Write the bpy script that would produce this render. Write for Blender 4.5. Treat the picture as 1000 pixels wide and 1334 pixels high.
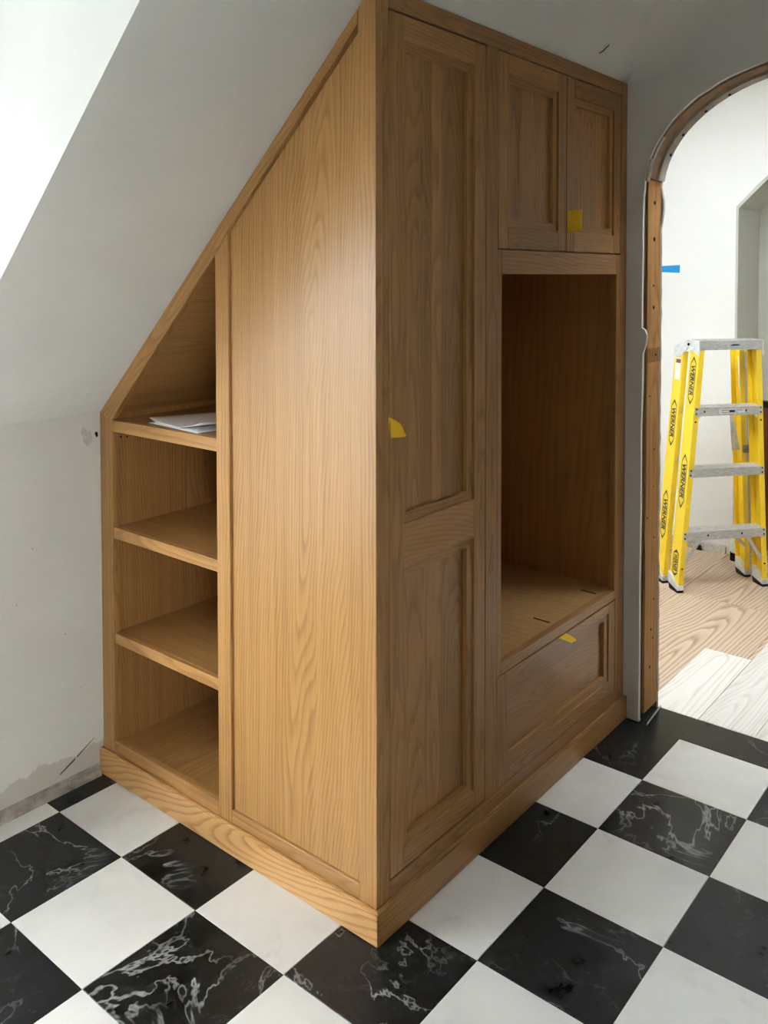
import bpy, bmesh, math, random
from mathutils import Vector, Matrix, noise

for o in list(bpy.data.objects):
    bpy.data.objects.remove(o)
SC = bpy.context.scene
COL = SC.collection
rnd = random.Random(7)

# ------------------------------------------------------------------ camera
cd = bpy.data.cameras.new('camera'); cam = bpy.data.objects.new('camera', cd); COL.objects.link(cam)
cd.sensor_fit = 'HORIZONTAL'; cd.sensor_width = 36.0
cd.lens = 1138.012 / 1000 * 36
cd.shift_x = (500 - 484.76) / 1000
cd.shift_y = (397.36 - 667) / 1000
cd.clip_start = 0.02
_f = Vector((0.76729708, 0.64050339, -0.03178997)).normalized()
_r = Vector((0.64078226, -0.76772056, -0.00180149)).normalized()
_u = _r.cross(_f).normalized()
cam.matrix_world = Matrix(((_r.x, _u.x, -_f.x, -1.4967258), (_r.y, _u.y, -_f.y, -1.23665147),
                           (_r.z, _u.z, -_f.z, 1.53090211), (0, 0, 0, 1)))
SC.camera = cam

# ------------------------------------------------------------------ sky, window portals, exposure
W = bpy.data.worlds.new('sky'); SC.world = W; W.use_nodes = True
nt = W.node_tree; nt.nodes.clear()
wo = nt.nodes.new('ShaderNodeOutputWorld'); bg = nt.nodes.new('ShaderNodeBackground')
tc = nt.nodes.new('ShaderNodeTexCoord'); sx = nt.nodes.new('ShaderNodeSeparateXYZ')
mr = nt.nodes.new('ShaderNodeMapRange'); mr.inputs[1].default_value = -0.12; mr.inputs[2].default_value = 0.12
mx = nt.nodes.new('ShaderNodeMix'); mx.data_type = 'RGBA'
mx.inputs[6].default_value = (0.20, 0.20, 0.19, 1)      # ground outside
mx.inputs[7].default_value = (0.93, 0.98, 1.0, 1)       # overcast sky
nt.links.new(tc.outputs['Generated'], sx.inputs[0]); nt.links.new(sx.outputs[2], mr.inputs[0])
nt.links.new(mr.outputs[0], mx.inputs[0]); nt.links.new(mx.outputs[2], bg.inputs[0])
bg.inputs[1].default_value = 9.0
nt.links.new(bg.outputs[0], wo.inputs[0])

def portal(name, x0, x1, z0, z1, y, flip=False):
    l = bpy.data.lights.new(name, 'AREA'); l.shape = 'RECTANGLE'; l.size = x1 - x0; l.size_y = z1 - z0
    o = bpy.data.objects.new(name, l); COL.objects.link(o)
    o.location = ((x0 + x1) / 2, y, (z0 + z1) / 2); o.rotation_euler = (math.pi / 2 if flip is True else -math.pi / 2, 0, 0)
    l.cycles.is_portal = True
SILL = 0.45
WIN1 = (-3.20, -1.22, 0.48, 1.84, 1.58)
WIN4 = (1.96, 2.36, 0.70, 1.90, 1.50)                   # dormer window of the next room
portal('far_window_daylight', *WIN4)
FILL_ROOF = (1.56, 2.26, -0.95, 0.45, 2.72)                 # unseen rooflight, added to brighten the next room and the floor by the arch
portal('window_daylight', *WIN1)

FILL_WIN = (-3.30, -1.75, 0.70, 2.45, -3.20)               # unseen window added behind the camera as fill for kneewall and slope
portal('rear_fill_daylight', *FILL_WIN, flip=True)
l_ = bpy.data.lights.new('rooflight_fill_daylight', 'AREA'); l_.shape = 'RECTANGLE'; l_.size = FILL_ROOF[1] - FILL_ROOF[0]; l_.size_y = FILL_ROOF[3] - FILL_ROOF[2]
o_ = bpy.data.objects.new('rooflight_fill_daylight', l_); COL.objects.link(o_); o_.location = ((FILL_ROOF[0] + FILL_ROOF[1]) / 2, (FILL_ROOF[2] + FILL_ROOF[3]) / 2, FILL_ROOF[4] + .01); l_.cycles.is_portal = True

SC.view_settings.view_transform = 'Standard'; SC.view_settings.look = 'None'
SC.view_settings.gamma = 1.0; SC.view_settings.use_curve_mapping = False
SC.view_settings.exposure = 1.25
SC.cycles.max_bounces = 14; SC.cycles.diffuse_bounces = 10

# ------------------------------------------------------------------ materials
def srgb(r, g, b):
    f = lambda c: (c / 255 / 12.92) if c / 255 <= 0.04045 else ((c / 255 + 0.055) / 1.055) ** 2.4
    return (f(r), f(g), f(b), 1)

class NT:
    def __init__(s, name):
        s.m = bpy.data.materials.new(name); s.m.use_nodes = True; s.t = s.m.node_tree
        s.b = s.t.nodes['Principled BSDF']
    def n(s, typ, **kw):
        x = s.t.nodes.new(typ)
        for k, v in kw.items(): setattr(x, k, v)
        return x
    def l(s, a, b): s.t.links.new(a, b)
    def val(s, sock, v):
        if hasattr(v, 'is_linked') or isinstance(v, bpy.types.NodeSocket): s.l(v, sock)
        else: sock.default_value = v
    def math(s, op, a, b=0.0, c=None):
        x = s.n('ShaderNodeMath', operation=op); s.val(x.inputs[0], a); s.val(x.inputs[1], b)
        if c is not None: s.val(x.inputs[2], c)
        return x.outputs[0]
    def comb(s, a, b, c):
        x = s.n('ShaderNodeCombineXYZ')
        for i, v in enumerate((a, b, c)): s.val(x.inputs[i], v)
        return x.outputs[0]
    def sep(s, v):
        x = s.n('ShaderNodeSeparateXYZ'); s.l(v, x.inputs[0]); return x.outputs
    def noise(s, vec, scale=1.0, detail=2.0, rough=0.5, dist=0.0):
        x = s.n('ShaderNodeTexNoise'); s.l(vec, x.inputs['Vector'])
        x.inputs['Scale'].default_value = scale; x.inputs['Detail'].default_value = detail
        x.inputs['Roughness'].default_value = rough; x.inputs['Distortion'].default_value = dist
        return x.outputs['Fac']
    def ramp(s, f, stops):
        x = s.n('ShaderNodeValToRGB'); e = x.color_ramp.elements
        while len(e) < len(stops): e.new(0.5)
        for i, (p, c) in enumerate(stops):
            e[i].position = p; e[i].color = c if len(c) == 4 else (*c, 1)
        s.l(f, x.inputs[0]); return x.outputs[0]
    def rng(s, f, a, b, c=0.0, d=1.0, smooth=False):
        x = s.n('ShaderNodeMapRange'); s.val(x.inputs[0], f)
        if smooth: x.interpolation_type = 'SMOOTHSTEP'
        for i, v in enumerate((a, b, c, d)): s.val(x.inputs[i + 1], v)
        return x.outputs[0]
    def mix(s, f, a, b, mode='MIX'):
        x = s.n('ShaderNodeMix', data_type='RGBA', blend_type=mode)
        s.val(x.inputs[0], f); s.val(x.inputs[6], a); s.val(x.inputs[7], b); return x.outputs[2]
    def obj(s): return s.n('ShaderNodeTexCoord').outputs['Object']
    def info(s): return s.n('ShaderNodeObjectInfo')
    def base(s, c): s.val(s.b.inputs['Base Color'], c)
    def rough(s, v): s.val(s.b.inputs['Roughness'], v)
    def bump(s, h, strength=0.2, dist=0.001):
        x = s.n('ShaderNodeBump'); x.inputs['Strength'].default_value = strength; x.inputs['Distance'].default_value = dist
        s.l(h, x.inputs['Height']); s.l(x.outputs[0], s.b.inputs['Normal'])

def make_oak(name, axis, light, mid, dark, spacing=0.009, rough=0.34, pore=0.35, ringamt=0.52):
    """wood with growth rings cut by the board; obj.color = (tone, tilt of the rings, seed)"""
    k = NT(name); p = k.sep(k.obj()); inf = k.info()
    rgb = k.n('ShaderNodeSeparateColor'); k.l(inf.outputs['Color'], rgb.inputs[0])
    tone, tilt, seed = rgb.outputs
    if axis == 'z': a, b, l = p[0], p[1], p[2]
    elif axis == 'x': a, b, l = p[1], p[2], p[0]
    else: a, b, l = p[2], p[0], p[1]
    rs = k.math('MULTIPLY', inf.outputs['Random'], 13.7)
    lo = k.math('ADD', l, k.math('MULTIPLY', seed, 5.0)); lo = k.math('ADD', lo, rs)
    warp = k.noise(k.comb(k.math('MULTIPLY', a, 5.0), k.math('MULTIPLY', b, 5.0), k.math('MULTIPLY', lo, 1.1)), 1.0, 2.0, 0.5)
    warp2 = k.noise(k.comb(k.math('MULTIPLY', a, 30.0), k.math('MULTIPLY', b, 30.0), k.math('MULTIPLY', lo, 2.4)), 1.0, 2.0, 0.5)
    w = k.math('MULTIPLY_ADD', warp, 0.10, -0.05)
    w2 = k.math('MULTIPLY_ADD', warp2, 0.010, -0.005)
    t1 = k.math('MULTIPLY', k.math('SUBTRACT', tilt, 0.0), 0.10)
    da = k.math('ADD', k.math('ADD', a, w), k.math('MULTIPLY', l, t1))
    db = k.math('ADD', k.math('ADD', b, k.math('MULTIPLY', l, t1)), k.math('MULTIPLY_ADD', rs, 0.004, 0.02))
    db = k.math('ADD', db, w)
    r = k.math('SQRT', k.math('ADD', k.math('MULTIPLY', da, da), k.math('MULTIPLY', db, db)))
    r = k.math('ADD', r, w2)
    ph = k.math('FRACT', k.math('DIVIDE', r, spacing))
    ring = k.ramp(ph, [(0.0, (0.15,) * 3), (0.35, (0.75,) * 3), (0.8, (1.0,) * 3), (0.93, (0.35,) * 3), (1.0, (0.15,) * 3)])
    fine = k.noise(k.comb(k.math('MULTIPLY', a, 520.0), k.math('MULTIPLY', b, 520.0), k.math('MULTIPLY', lo, 9.0)), 1.0, 2.0, 0.6)
    streak = k.noise(k.comb(k.math('MULTIPLY', a, 70.0), k.math('MULTIPLY', b, 70.0), k.math('MULTIPLY', lo, 0.8)), 1.0, 3.0, 0.6)
    f = k.math('MULTIPLY_ADD', ring, ringamt * 0.5, 0.30)
    f = k.math('ADD', f, k.math('MULTIPLY_ADD', streak, 0.5, -0.25))
    f = k.math('ADD', f, k.math('MULTIPLY_ADD', fine, pore, -pore / 2))
    col = k.ramp(f, [(0.15, dark), (0.48, mid), (0.85, light)])
    tn = k.math('MULTIPLY', tone, k.math('MULTIPLY_ADD', inf.outputs['Random'], 0.12, 0.94))
    col = k.mix(1.0, col, k.comb(tn, tn, tn), 'MULTIPLY')
    k.base(col); k.rough(rough); k.b.inputs['Specular IOR Level'].default_value = 0.5
    k.bump(k.math('ADD', fine, k.math('MULTIPLY', ring, 0.4)), 0.12, 0.0006)
    return k.m

OL, OM, OD = srgb(190, 147, 92), srgb(168, 124, 71), srgb(126, 86, 44)
OAK = {a: make_oak('oak_' + a, a, OL, OM, OD) for a in 'xyz'}
BIG = {a: make_oak('oak_wide_grain_' + a, a, srgb(196, 152, 98), srgb(174, 126, 74), srgb(122, 80, 40), spacing=0.013, ringamt=1.5) for a in 'xyz'}
PLY = make_oak('birch_plywood', 'y', srgb(206, 166, 112), srgb(196, 154, 101), srgb(172, 130, 80), spacing=0.03, ringamt=0.35, pore=0.2)
PLYZ = make_oak('oak_plywood_upright', 'z', srgb(196, 148, 92), srgb(182, 132, 78), srgb(150, 104, 56), spacing=0.03, ringamt=0.35, pore=0.2)
STUD = make_oak('pine_stud', 'z', srgb(196, 150, 92), srgb(178, 128, 72), srgb(124, 82, 42), spacing=0.016, rough=0.8)
STUDR = make_oak('dark_red_stud', 'z', srgb(140, 98, 56), srgb(118, 80, 44), srgb(84, 54, 30), spacing=0.016, rough=0.8)
PLANK = make_oak('whitewashed_oak', 'x', srgb(232, 230, 226), srgb(220, 216, 211), srgb(186, 178, 171), spacing=0.012, ringamt=0.7, rough=0.5)
SUBFL = make_oak('pine_subfloor_plywood', 'x', srgb(206, 186, 164), srgb(180, 152, 126), srgb(128, 96, 70), spacing=0.016, ringamt=1.2, rough=0.6)
CASING = make_oak('pale_pine', 'z', srgb(224, 188, 150), srgb(206, 168, 130), srgb(170, 130, 96), rough=0.6)

def make_paint(name, c, blotch=0.05, rough=0.7):
    k = NT(name); v = k.obj()
    n = k.noise(v, 1.7, 4.0, 0.6); n2 = k.noise(v, 260.0, 2.0, 0.5)
    d = tuple(x * (1 - blotch * 2) for x in c[:3]) + (1,)
    k.base(k.mix(k.rng(n, 0.35, 0.7), c, d)); k.rough(rough)
    k.b.inputs['Specular IOR Level'].default_value = 0.25
    k.bump(n2, 0.08, 0.0008); return k.m
PAINT = make_paint('white_plaster_paint', srgb(226, 228, 224))
PAINTD = make_paint('taupe_wall_paint', srgb(84, 70, 56))  # dark tone for the unseen walls, keeps bounced light low
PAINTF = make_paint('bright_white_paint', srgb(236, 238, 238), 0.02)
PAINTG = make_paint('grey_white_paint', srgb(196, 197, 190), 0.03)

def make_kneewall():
    k = NT('kneewall_shaded_plaster'); v = k.obj(); s = k.sep(v)
    n = k.noise(v, 1.7, 4.0, 0.6); c = k.mix(k.rng(n, 0.35, 0.7), srgb(210, 208, 201), srgb(201, 198, 190))  # plaster tone darkened below the slope's paint to carry the kneewall's weaker light
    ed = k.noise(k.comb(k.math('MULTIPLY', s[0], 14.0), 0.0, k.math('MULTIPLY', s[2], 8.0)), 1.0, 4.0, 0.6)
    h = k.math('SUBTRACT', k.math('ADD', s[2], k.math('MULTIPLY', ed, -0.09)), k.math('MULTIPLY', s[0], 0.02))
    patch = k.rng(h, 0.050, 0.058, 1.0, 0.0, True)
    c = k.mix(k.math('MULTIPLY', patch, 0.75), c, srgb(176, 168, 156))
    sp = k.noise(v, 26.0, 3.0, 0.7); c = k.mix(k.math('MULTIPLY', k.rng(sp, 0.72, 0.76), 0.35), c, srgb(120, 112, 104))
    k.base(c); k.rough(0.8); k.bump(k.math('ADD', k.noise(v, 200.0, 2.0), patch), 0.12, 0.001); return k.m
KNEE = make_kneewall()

def make_tile(name, black):
    k = NT(name); inf = k.info(); v = k.obj(); rs = inf.outputs['Random']
    off = k.comb(k.math('MULTIPLY', rs, 37.0), k.math('MULTIPLY', rs, 91.0), k.math('MULTIPLY', rs, 13.0))
    ad = k.n('ShaderNodeVectorMath', operation='ADD'); k.l(v, ad.inputs[0]); k.l(off, ad.inputs[1]); v = ad.outputs[0]
    if black:
        cl = k.noise(v, 16.0, 6.0, 0.65)
        c = k.ramp(cl, [(0.35, srgb(9, 12, 13)), (0.6, srgb(20, 25, 26)), (0.75, srgb(38, 44, 45))])
        a1 = k.math('ABSOLUTE', k.math('SUBTRACT', k.noise(v, 3.2, 5.0, 0.6, 0.6), 0.5))
        m1 = k.rng(k.noise(v, 4.0, 2.0), 0.47, 0.66)
        v1 = k.math('MULTIPLY', k.rng(a1, 0.002, 0.011, 1.0, 0.0), m1)
        a2 = k.math('ABSOLUTE', k.math('SUBTRACT', k.noise(v, 9.0, 6.0, 0.6, 1.0), 0.5))
        m2 = k.rng(k.noise(v, 7.0, 3.0, 0.6), 0.45, 0.7)
        v2 = k.math('MULTIPLY', k.rng(a2, 0.0, 0.014, 1.0, 0.0), m2)
        g = k.noise(v, 60.0, 4.0, 0.7)
        v1 = k.math('MULTIPLY', v1, k.rng(g, 0.25, 0.6, 0.35, 1.0)); v2 = k.math('MULTIPLY', v2, k.rng(g, 0.35, 0.65))
        fl = k.math('MULTIPLY', k.rng(k.noise(v, 75.0, 4.0, 0.75), 0.6, 0.78), 0.30)
        c = k.mix(fl, c, srgb(100, 106, 106))
        c = k.mix(k.math('MULTIPLY', v2, 0.45), c, srgb(132, 138, 138))
        c = k.mix(k.math('MULTIPLY', v1, 0.8), c, srgb(178, 182, 180))
        k.base(c); k.rough(k.rng(cl, 0.3, 0.7, 0.26, 0.40)); k.b.inputs['Specular IOR Level'].default_value = 0.42
    else:
        cl = k.noise(v, 5.0, 4.0, 0.55)
        c = k.ramp(cl, [(0.3, srgb(226, 226, 222)), (0.62, srgb(217, 217, 213)), (0.8, srgb(203, 204, 201))])
        a1 = k.math('ABSOLUTE', k.math('SUBTRACT', k.noise(v, 4.0, 5.0, 0.6, 0.8), 0.5))
        v1 = k.math('MULTIPLY', k.rng(a1, 0.0, 0.05, 1.0, 0.0), k.rng(k.noise(v, 6.0, 2.0), 0.55, 0.72))
        c = k.mix(k.math('MULTIPLY', v1, 0.4), c, srgb(188, 188, 186))
        sp = k.rng(k.noise(v, 42.0, 2.0, 0.5), 0.80, 0.83)
        c = k.mix(k.math('MULTIPLY', sp, 0.6), c, srgb(140, 136, 130))
        k.base(c); k.rough(0.38); k.b.inputs['Specular IOR Level'].default_value = 0.4
    return k.m
TBLACK, TWHITE = make_tile('black_marble', True), make_tile('white_marble', False)

def plain(name, c, rough=0.6, metal=0.0, scale=40.0, var=0.12, streak=None):
    k = NT(name); v = k.obj()
    if streak:
        mp = k.n('ShaderNodeMapping'); mp.inputs['Scale'].default_value = streak; k.l(v, mp.inputs[0]); v = mp.outputs[0]
    n = k.noise(v, scale, 4.0, 0.6)
    d = tuple(x * (1 - var * 2) for x in c[:3]) + (1,)
    k.base(k.mix(k.rng(n, 0.3, 0.75), c, d)); k.rough(rough); k.b.inputs['Metallic'].default_value = metal
    return k.m
GROUT = plain('dark_grout', srgb(48, 48, 46), 0.9)
ALU = plain('worn_aluminium', srgb(214, 215, 214), 0.42, 0.45, 3.0, 0.2, (14, 60, 60))
STEEL = plain('galvanised_steel', srgb(228, 233, 236), 0.45, 0.25, 30.0, 0.15)
YELLOW = plain('yellow_fibreglass', srgb(250, 216, 48), 0.36, 0.0, 20.0, 0.05)
YTAPE = plain('yellow_tape', srgb(246, 196, 8), 0.5, 0.0, 90.0, 0.06)
BTAPE = plain('blue_masking_tape', srgb(24, 148, 220), 0.7, 0.0, 90.0, 0.08)
BLACK = plain('black_rubber', srgb(22, 22, 22), 0.6)
DARK = plain('dark_hole', srgb(20, 15, 11), 0.9)
PAPER = plain('white_paper', srgb(238, 239, 240), 0.75, 0.0, 12.0, 0.02)
PLASTER = plain('raw_plaster', srgb(206, 202, 194), 0.95, 0.0, 60.0, 0.18)
BOARD = plain('grey_plasterboard', srgb(186, 180, 170), 0.9, 0.0, 30.0, 0.14)
BROWNBD = plain('brown_hardboard', srgb(166, 140, 110), 0.85, 0.0, 24.0, 0.14)
DIRTY = plain('dirty_base_strip', srgb(168, 160, 148), 0.9, 0.0, 30.0, 0.3)
WHITEP = plain('white_plastic', srgb(232, 232, 230), 0.4)
INK = plain('black_ink', srgb(44, 44, 48), 0.6)
REDBR = plain('dark_brown_wood', srgb(112, 66, 36), 0.5, 0.0, 6.0, 0.2, (12, 12, 1))
STICK = plain('white_sticker', srgb(232, 232, 226), 0.5, 0.0, 50.0, 0.04)
GLASSM = NT('window_glass'); GLASSM.b.inputs['Transmission Weight'].default_value = 1.0
GLASSM.base((1, 1, 1, 1)); GLASSM.rough(0.0); GLASSM.b.inputs['IOR'].default_value = 1.0; GLASSM = GLASSM.m

# ------------------------------------------------------------------ mesh helpers
class MB:
    def __init__(s): s.bm = bmesh.new()
    def box(s, lo, hi):
        v = [s.bm.verts.new((x, y, z)) for x in (lo[0], hi[0]) for y in (lo[1], hi[1]) for z in (lo[2], hi[2])]
        for f in ((0, 1, 3, 2), (4, 6, 7, 5), (0, 4, 5, 1), (2, 3, 7, 6), (0, 2, 6, 4), (1, 5, 7, 3)):
            s.bm.faces.new([v[i] for i in f])
        return s
    def prism(s, pts, ax, t0, t1):
        """polygon in the plane normal to ax (0: (y,z), 1: (x,z), 2: (x,y)), extruded t0..t1"""
        def P(q, t):
            return (t, q[0], q[1]) if ax == 0 else (q[0], t, q[1]) if ax == 1 else (q[0], q[1], t)
        a = [s.bm.verts.new(P(q, t0)) for q in pts]; b = [s.bm.verts.new(P(q, t1)) for q in pts]
        n = len(pts)
        s.bm.faces.new(a); s.bm.faces.new(b[::-1])
        for i in range(n): s.bm.faces.new((a[i], b[i], b[(i + 1) % n], a[(i + 1) % n]))
        return s
    def hexa(s, q):      # eight corners: bottom loop then top loop
        v = [s.bm.verts.new(p) for p in q]
        for f in ((3, 2, 1, 0), (4, 5, 6, 7), (0, 1, 5, 4), (1, 2, 6, 5), (2, 3, 7, 6), (3, 0, 4, 7)):
            s.bm.faces.new([v[i] for i in f])
        return s
    def tube(s, pts, r, n=8, caps=True):
        rings = []
        pts = [Vector(p) for p in pts]
        for i, p in enumerate(pts):
            d = (pts[min(i + 1, len(pts) - 1)] - pts[max(i - 1, 0)]).normalized()
            up = Vector((0, 0, 1)) if abs(d.z) < 0.9 else Vector((1, 0, 0))
            e = d.cross(up).normalized(); g = d.cross(e)
            rr = r[i] if isinstance(r, (list, tuple)) else r
            rings.append([s.bm.verts.new(p + rr * (math.cos(2 * math.pi * j / n) * e + math.sin(2 * math.pi * j / n) * g)) for j in range(n)])
        for A, B in zip(rings, rings[1:]):
            for j in range(n): s.bm.faces.new((A[j], A[(j + 1) % n], B[(j + 1) % n], B[j]))
        if caps: s.bm.faces.new(rings[0][::-1]); s.bm.faces.new(rings[-1])
        return s
    def mesh(s, name, bevel=0.0, seg=1, smooth=False):
        bmesh.ops.recalc_face_normals(s.bm, faces=s.bm.faces[:])
        if bevel > 0:
            es = [e for e in s.bm.edges if len(e.link_faces) == 2 and e.calc_face_angle(0) > 0.5]
            bmesh.ops.bevel(s.bm, geom=es, offset=bevel, segments=seg, affect='EDGES', clamp_overlap=True)
        me = bpy.data.meshes.new(name); s.bm.to_mesh(me); s.bm.free()
        if smooth:
            for p in me.polygons: p.use_smooth = True
        return me

def wloc(o):
    v = Vector((0, 0, 0))
    while o: v += o.location; o = o.parent
    return v

def obj(name, mb, mat, parent=None, origin=None, bevel=0.0, seg=1, rot=None, color=None, smooth=False):
    """mesh given in world coordinates (or its thing's frame when the thing is turned); origin at its middle"""
    me = mb.mesh(name, bevel, seg, smooth) if isinstance(mb, MB) else mb
    me.materials.append(mat)
    if origin is None:
        xs = [v.co for v in me.vertices]
        origin = Vector([(min(c[i] for c in xs) + max(c[i] for c in xs)) / 2 for i in range(3)])
    origin = Vector(origin)
    M = Matrix.Translation(origin) @ (rot.to_4x4() if rot else Matrix())
    me.transform(M.inverted())
    o = bpy.data.objects.new(name, me); COL.objects.link(o)
    base = wloc(parent) if parent and not parent.get('_local') else Vector((0, 0, 0))
    if parent and parent.get('_local') is None and parent.parent and parent.parent.get('_local'):
        base = parent.location
    o.location = origin - base
    if rot: o.rotation_euler = rot.to_euler()
    if parent: o.parent = parent
    if color: o.color = (*color, 1)
    else: o.color = (1, 0.2 + rnd.random() * 0.5, rnd.random(), 1)
    return o

def thing(name, label, cat, loc, group=None, rotz=0.0):
    o = bpy.data.objects.new(name, None); COL.objects.link(o); o.empty_display_size = 0.1
    o.location = loc; o.rotation_euler = (0, 0, rotz); o['label'] = label; o['category'] = cat
    if rotz: o['_local'] = 1
    if group: o['group'] = group
    return o
def tag(o, label, cat, group=None):
    o['label'] = label; o['category'] = cat
    if group: o['group'] = group
    return o
def struct(name, mb, mat, label=None, **kw):
    o = obj(name, mb, mat, **kw); o['kind'] = 'structure'
    if label: o['label'] = label
    return o
def tone(t=1.0, tilt=None): return (t, 0.2 + rnd.random() * 0.5 if tilt is None else tilt, rnd.random())

# ------------------------------------------------------------------ room shell
SL = 0.975
def roof(y): return 1.119 + (1.115 - y) * SL
FL_TOP = 2.75                                     # flat ceiling
Y_TOP = 1.115 - (FL_TOP - 1.119) / SL             # where slope meets the flat ceiling
KY = 1.115                                        # kneewall face
WX = 1.360                                        # face of the arch wall
DX = -0.51                                        # dormer cheek
X0, Y0 = -4.5, -3.2
DX2 = -3.30
T = 0.10

# floor: slab with each marble tile laid on it
GX, GY, TS = 0.6095, 0.6251, 0.305
floor = struct('floor', MB().box((X0, Y0, -0.06), (1.5075, KY, -0.003)), GROUT, origin=(0, 0, 0))
def tile_mesh(w, d, name):
    return MB().box((-w / 2, -d / 2, -0.012), (w / 2, d / 2, 0.0)).mesh(name, 0.0007)
g = 0.0011
full = {b: tile_mesh(TS - g, TS - g, 'tile') for b in (0, 1)}
full[0].materials.append(TWHITE); full[1].materials.append(TBLACK)
for i in range(-14, 5):
    for j in range(-10, 5):
        x0, x1 = (i - GX) * TS, (i + 1 - GX) * TS; y0, y1 = (j - GY) * TS, (j + 1 - GY) * TS
        if i == 4 and j >= 0: x1 = 1.350
        if x0 > 0.2 and y0 > 0.2 or x1 < X0 + 0.05 or y1 < Y0 + .05: continue
        x0 = max(x0, X0); y0 = max(y0, Y0); y1 = min(y1, KY - 0.004)
        blk = 1 if (i + j) % 2 == 0 else 0
        if abs(x1 - x0 - TS) < 1e-6 and abs(y1 - y0 - TS) < 1e-6: me = full[blk]
        else:
            me = tile_mesh(x1 - x0 - g, y1 - y0 - g, 'tile'); me.materials.append(TBLACK if blk else TWHITE)
        o = bpy.data.objects.new('tile', me); COL.objects.link(o)
        o.location = ((x0 + x1) / 2, (y0 + y1) / 2, 0.0); o.parent = floor
thr = obj('threshold', MB().box((1.341, -1.05, -0.012), (1.507, -0.052, 0.0)), TBLACK, floor, bevel=0.0007)
thr['label'] = 'black marble strip across the doorway'

# left: kneewall, sloped ceiling, dormer
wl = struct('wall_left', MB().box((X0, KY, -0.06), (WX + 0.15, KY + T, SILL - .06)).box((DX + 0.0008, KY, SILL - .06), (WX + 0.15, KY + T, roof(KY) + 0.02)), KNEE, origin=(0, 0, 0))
def slope_slab(x0, x1, ya, yb):
    t = T * 1.4
    return MB().hexa([(x0, ya, roof(ya)), (x1, ya, roof(ya)), (x1, ya, roof(ya) + t), (x0, ya, roof(ya) + t),
                      (x0, yb, roof(yb)), (x1, yb, roof(yb)), (x1, yb, roof(yb) + t), (x0, yb, roof(yb) + t)])
HEAD = 2.45
YH = 1.115 - (HEAD - 1.119) / SL
cs = struct('ceiling', slope_slab(DX + .0006, WX + 0.02, KY + 0.0, Y_TOP), PAINT, 'white sloped plaster ceiling over the cabinet', origin=(0, 0, 0))
struct('ceiling_dormer_side', slope_slab(X0, DX, YH, Y_TOP), PAINT, origin=(0, 0, 0))
struct('ceiling_flat', MB().box((X0 - T, Y0 - T, FL_TOP), (WX + 0.02, Y_TOP + 0.02, FL_TOP + T)), PAINT, origin=(0, 0, 0))
# cove between the slope and the arch wall
mb = MB(); bmv = mb.bm; prev = None; NS = 24
for q in range(16):
    u = q / 15; y = .012 + (Y_TOP - .012) * u; R = .003 + .26 * (1 - (1 - min(1, u * 1.6)) ** 2)
    base = Vector((WX, y, roof(y))); nrm = Vector((0, -SL, -1)).normalized()
    row = [bmv.verts.new(base + Vector((-1, 0, 0)) * R * (1 - math.sin(a)) + nrm * (R * (1 - math.cos(a)) + .0002) + Vector((-.0002, 0, 0)))
           for a in [math.pi / 2 * k_ / NS for k_ in range(NS + 1)]]
    if prev:
        for k_ in range(NS): bmv.faces.new((prev[k_], prev[k_ + 1], row[k_ + 1], row[k_]))
    prev = row
cv = obj('plaster_cove', mb, PAINT, cs, smooth=True)
# dormer: cheek in view, opposite cheek, flat head, window wall
WY = WIN1[4]
def cheek(x0, x1): return MB().prism([(KY + .012, SILL - .06), (WY + T, SILL - .06), (WY + T, HEAD + T), (YH - 0.02, HEAD + T), (YH - 0.02, roof(YH) + .0015), (KY + .012, roof(KY + .012) + .0015)], 0, x0, x1)
struct('wall_dormer_cheek', cheek(DX, DX + 0.08), PAINT, 'white cheek of the dormer above the slope', origin=(0, 0, 0))
struct('wall_dormer_far_cheek', cheek(DX2 - .08, DX2), PAINTF, origin=(0, 0, 0))
struct('wall_left_end', MB().prism([(KY, 0.7), (KY, roof(KY) + .1), (YH - 0.02, HEAD + T), (YH - 0.02, roof(YH)), (KY, roof(KY))], 0, -2.8, -2.1) if False else MB().box((X0, KY + 0.0, SILL - .06), (DX2, KY + T, roof(KY) + 0.1)), PAINT, origin=(0, 0, 0))
struct('ceiling_side_slope', slope_slab(X0, DX2, KY, YH), PAINT, origin=(0, 0, 0))
struct('ceiling_dormer_head', MB().box((DX2, YH - 0.02, HEAD), (DX, WY + T, HEAD + T)), PAINTF, origin=(0, 0, 0))
struct('trim_dormer_sill', MB().box((DX2, KY, SILL - .06), (DX, WY + T, SILL)), PAINTF, origin=(0, 0, 0))
x0, x1, z0, z1, _ = WIN1
struct('wall_dormer_front', MB().box((DX2, WY, SILL), (DX, WY + T, z0)).box((DX2, WY, z1), (DX, WY + T, HEAD))
       .box((DX2, WY, z0), (x0, WY + T, z1)).box((x1, WY, z0), (DX, WY + T, z1)), PAINTF, origin=(0, 0, 0))
def window(name, x0, x1, z0, z1, y):
    f = 0.05; mb = MB()
    xm = (x0 + x1) / 2
    mb.box((x0, y + .02, z0), (x1, y + .07, z0 + f)).box((x0, y + .02, z1 - f), (x1, y + .07, z1))
    mb.box((x0, y + .02, z0 + f), (x0 + f, y + .07, z1 - f)).box((x1 - f, y + .02, z0 + f), (x1, y + .07, z1 - f))
    mb.box((xm - f / 2, y + .02, z0 + f), (xm + f / 2, y + .07, z1 - f))
    w = struct(name, mb, WHITEP, bevel=0.002)
    for a, b in ((x0 + f, xm - f / 2), (xm + f / 2, x1 - f)):
        obj('pane', MB().box((a, y + .043, z0 + f), (b, y + .047, z1 - f)), GLASSM, w)
window('window_1', *WIN1)
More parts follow.
